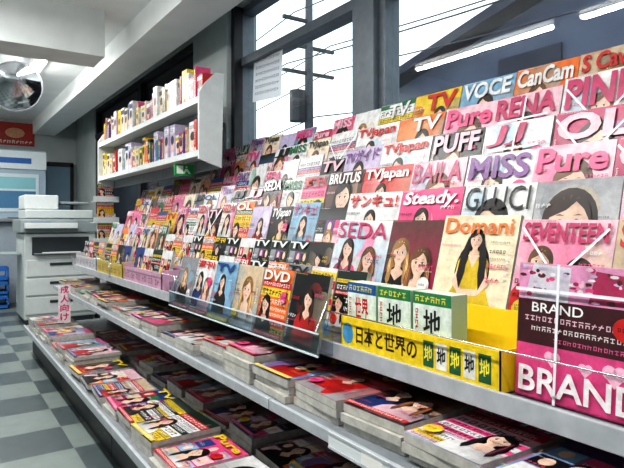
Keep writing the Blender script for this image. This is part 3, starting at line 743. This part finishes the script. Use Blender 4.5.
for i in range(3):
    c_=empty('plastic_crate',(.62,8.55,.001+i*.185)); tag(c_,'blue plastic delivery crate in a stack','crate','stacked blue crates')
    mb=MB(); C=(.15,.42,.72)
    mb.box(-.2,.2,-.15,.15,0,.012,C)
    for (a,b_,c,d) in ((-.2,.2,-.15,-.14),(-.2,.2,.14,.15),(-.2,-.19,-.15,.15),(.19,.2,-.15,.15)):
        mb.box(a,b_,c,d,0,.05,C); mb.box(a,b_,c,d,.13,.18,C)
    for x in(-.19,-.07,.07,.18):
        for y in(-.15,.14): mb.box(x,x+.02,y,y+.01,.05,.13,C)
    obj('crate',mb,PLAST,c_)
bs=empty('pamphlet_stand',(1.50,6.15,0)); tag(bs,'narrow white pamphlet stand beside the copier','stand')
mb=MB(); mb.box(-.12,.12,-.12,.12,0,.03); mb.box(-.02,.02,.08,.11,.03,1.6); obj('post',mb,WHITE,bs)
for i in range(4):
    z=.7+i*.22; mb=MB(); mb.box(-.13,.13,-.06,.07,z,z+.006); mb.box(-.13,.13,-.065,-.06,z,z+.06); obj('pocket',mb,WHITE,bs)
for i in range(4):
    put(R.choice(SM),1.50,6.105,.7+i*.22+.008,(-rad(6),0,0),'in a stand',group='pamphlets in the stand')

# ---------------------------------------------------------------- outside
struct('ground',[(2.3,60,-30,60,-.2,-.05)],ASPH,'grey asphalt street outside the shop','ground')
def house(x0,x1,y0,y1,h,m,label,gable=0):
    hb=empty('building',((x0+x1)/2,(y0+y1)/2,-.05)); tag(hb,label,'building')
    cx,cy=(x0+x1)/2,(y0+y1)/2
    mb=MB(); mb.box(x0-cx,x1-cx,y0-cy,y1-cy,0,h); obj('wall_block',mb,m,hb)
    mb=MB()
    a=x0-cx-.3;c=x1-cx+.3;p=y0-cy-.3;q=y1-cy+.3
    for P in (p,q):mb.poly([(a,P,h),(c,P,h),(0,P,h+gable)])
    mb.poly([(a,p,h),(a,q,h),(0,q,h+gable),(0,p,h+gable)]); mb.poly([(c,p,h),(c,q,h),(0,q,h+gable),(0,p,h+gable)]); mb.poly([(a,p,h),(c,p,h),(c,q,h),(a,q,h)])
    obj('roof',mb,BLD2,hb)
    n=int((y1-y0)/2.2)
    for i in range(n):
        mb=MB(); yy=y0-cy+.8+i*2.2; mb.box(x0-cx-.04,x0-cx-.002,yy,yy+1.1,1.2,2.1); obj('house_window',mb,FILM,hb)
hb=empty('building',(9.0,4.0,-.05)); tag(hb,'slate grey building with long sloping roof across the street','building')
def prism(prof,x0,x1):
    mb=MB(); n=len(prof)
    mb.poly([(x0,y,z) for y,z in prof]); mb.poly([(x1,y,z) for y,z in reversed(prof)])
    for q in range(n):
        p=prof[q];r=prof[(q+1)%n]; mb.poly([(x0,p[0],p[1]),(x1,p[0],p[1]),(x1,r[0],r[1]),(x0,r[0],r[1])])
    return mb
obj('wall_block',prism([(6.0,0),(6.0,4.25),(-9,7.6),(-9,0)],0,7),BLDS,hb)
obj('roof',prism([(6.6,4.12),(6.6,4.30),(-9.3,7.95),(-9.3,7.67)],-.5,7.3),BLD2,hb)
for i,(y,z) in enumerate(((4.0,3.3),(1.6,3.6),(-1.2,4.2),(-4,4.2))):
    mb=MB(); mb.box(-.05,-.005,y,y+1.3,z,z+.7); obj('house_window',mb,BLD2,hb)
mb=MB(); mb.box(-.12,-.01,-8,5.9,3.05,3.18); obj('wall_ledge',mb,BLD,hb)
house(13,19,13.5,17.5,4.0,BLD,'grey house with pitched roof across the street',1.3)
house(15,21,22,30,3.6,BLD,'grey house with pitched roof further along',1.0)
pl=empty('utility_pole',(7.2,10.8,-.05)); tag(pl,'concrete utility pole with crossarms and transformer','utility pole')
mb=MB(); mb.cyl((0,0,0),(0,0,7.5),.12,14,r1=.08); obj('pole',mb,CONC,pl,smooth=True)
mb=MB()
for z in(4.6,5.2,5.8): mb.box(-.7,.7,-.04,.04,z,z+.07)
obj('crossarm',mb,DARKM,pl)
mb=MB(); mb.cyl((-.32,0,3.5),(-.32,0,4.2),.18,14); obj('transformer',mb,DARKM,pl)
for i,(z,x) in enumerate(((4.72,-.6),(4.72,.6),(5.32,-.6),(5.32,.6),(5.92,-.4),(3.6,.2))):
    w=empty('overhead_cable',(7.2+x,10.8,z-.02)); tag(w,'black overhead power cable strung along the street','cable','overhead cables')
    mb=MB(); pts=[]
    for q in range(25):
        t=q/24; pts.append((0,-20+t*40,.03-.6*math.sin(math.pi*((t*2)%1 if t<1 else 0))))
    for p,q in zip(pts,pts[1:]): mb.cyl(p,q,.015,5)
    obj('cable_run',mb,DARKM,w)

# ---------------------------------------------------------------- world, camera
w=bpy.data.worlds.new('sky'); scene.world=w; w.use_nodes=True
bgn=w.node_tree.nodes['Background']; bgn.inputs[0].default_value=(.90,.95,1.0,1); bgn.inputs[1].default_value=2.3
cam=bpy.data.cameras.new('camera'); co=bpy.data.objects.new('camera',cam); ROOT.objects.link(co)
cam.sensor_width=36; cam.lens=32.31; cam.shift_y=-12/624; cam.clip_start=.02
co.location=(0,0,EYE); co.rotation_euler=(rad(90),0,rad(-34)); scene.camera=co
scene.view_settings.view_transform='Standard'
try: scene.view_settings.look='Medium High Contrast'
except Exception: pass
scene.view_settings.exposure=0.0
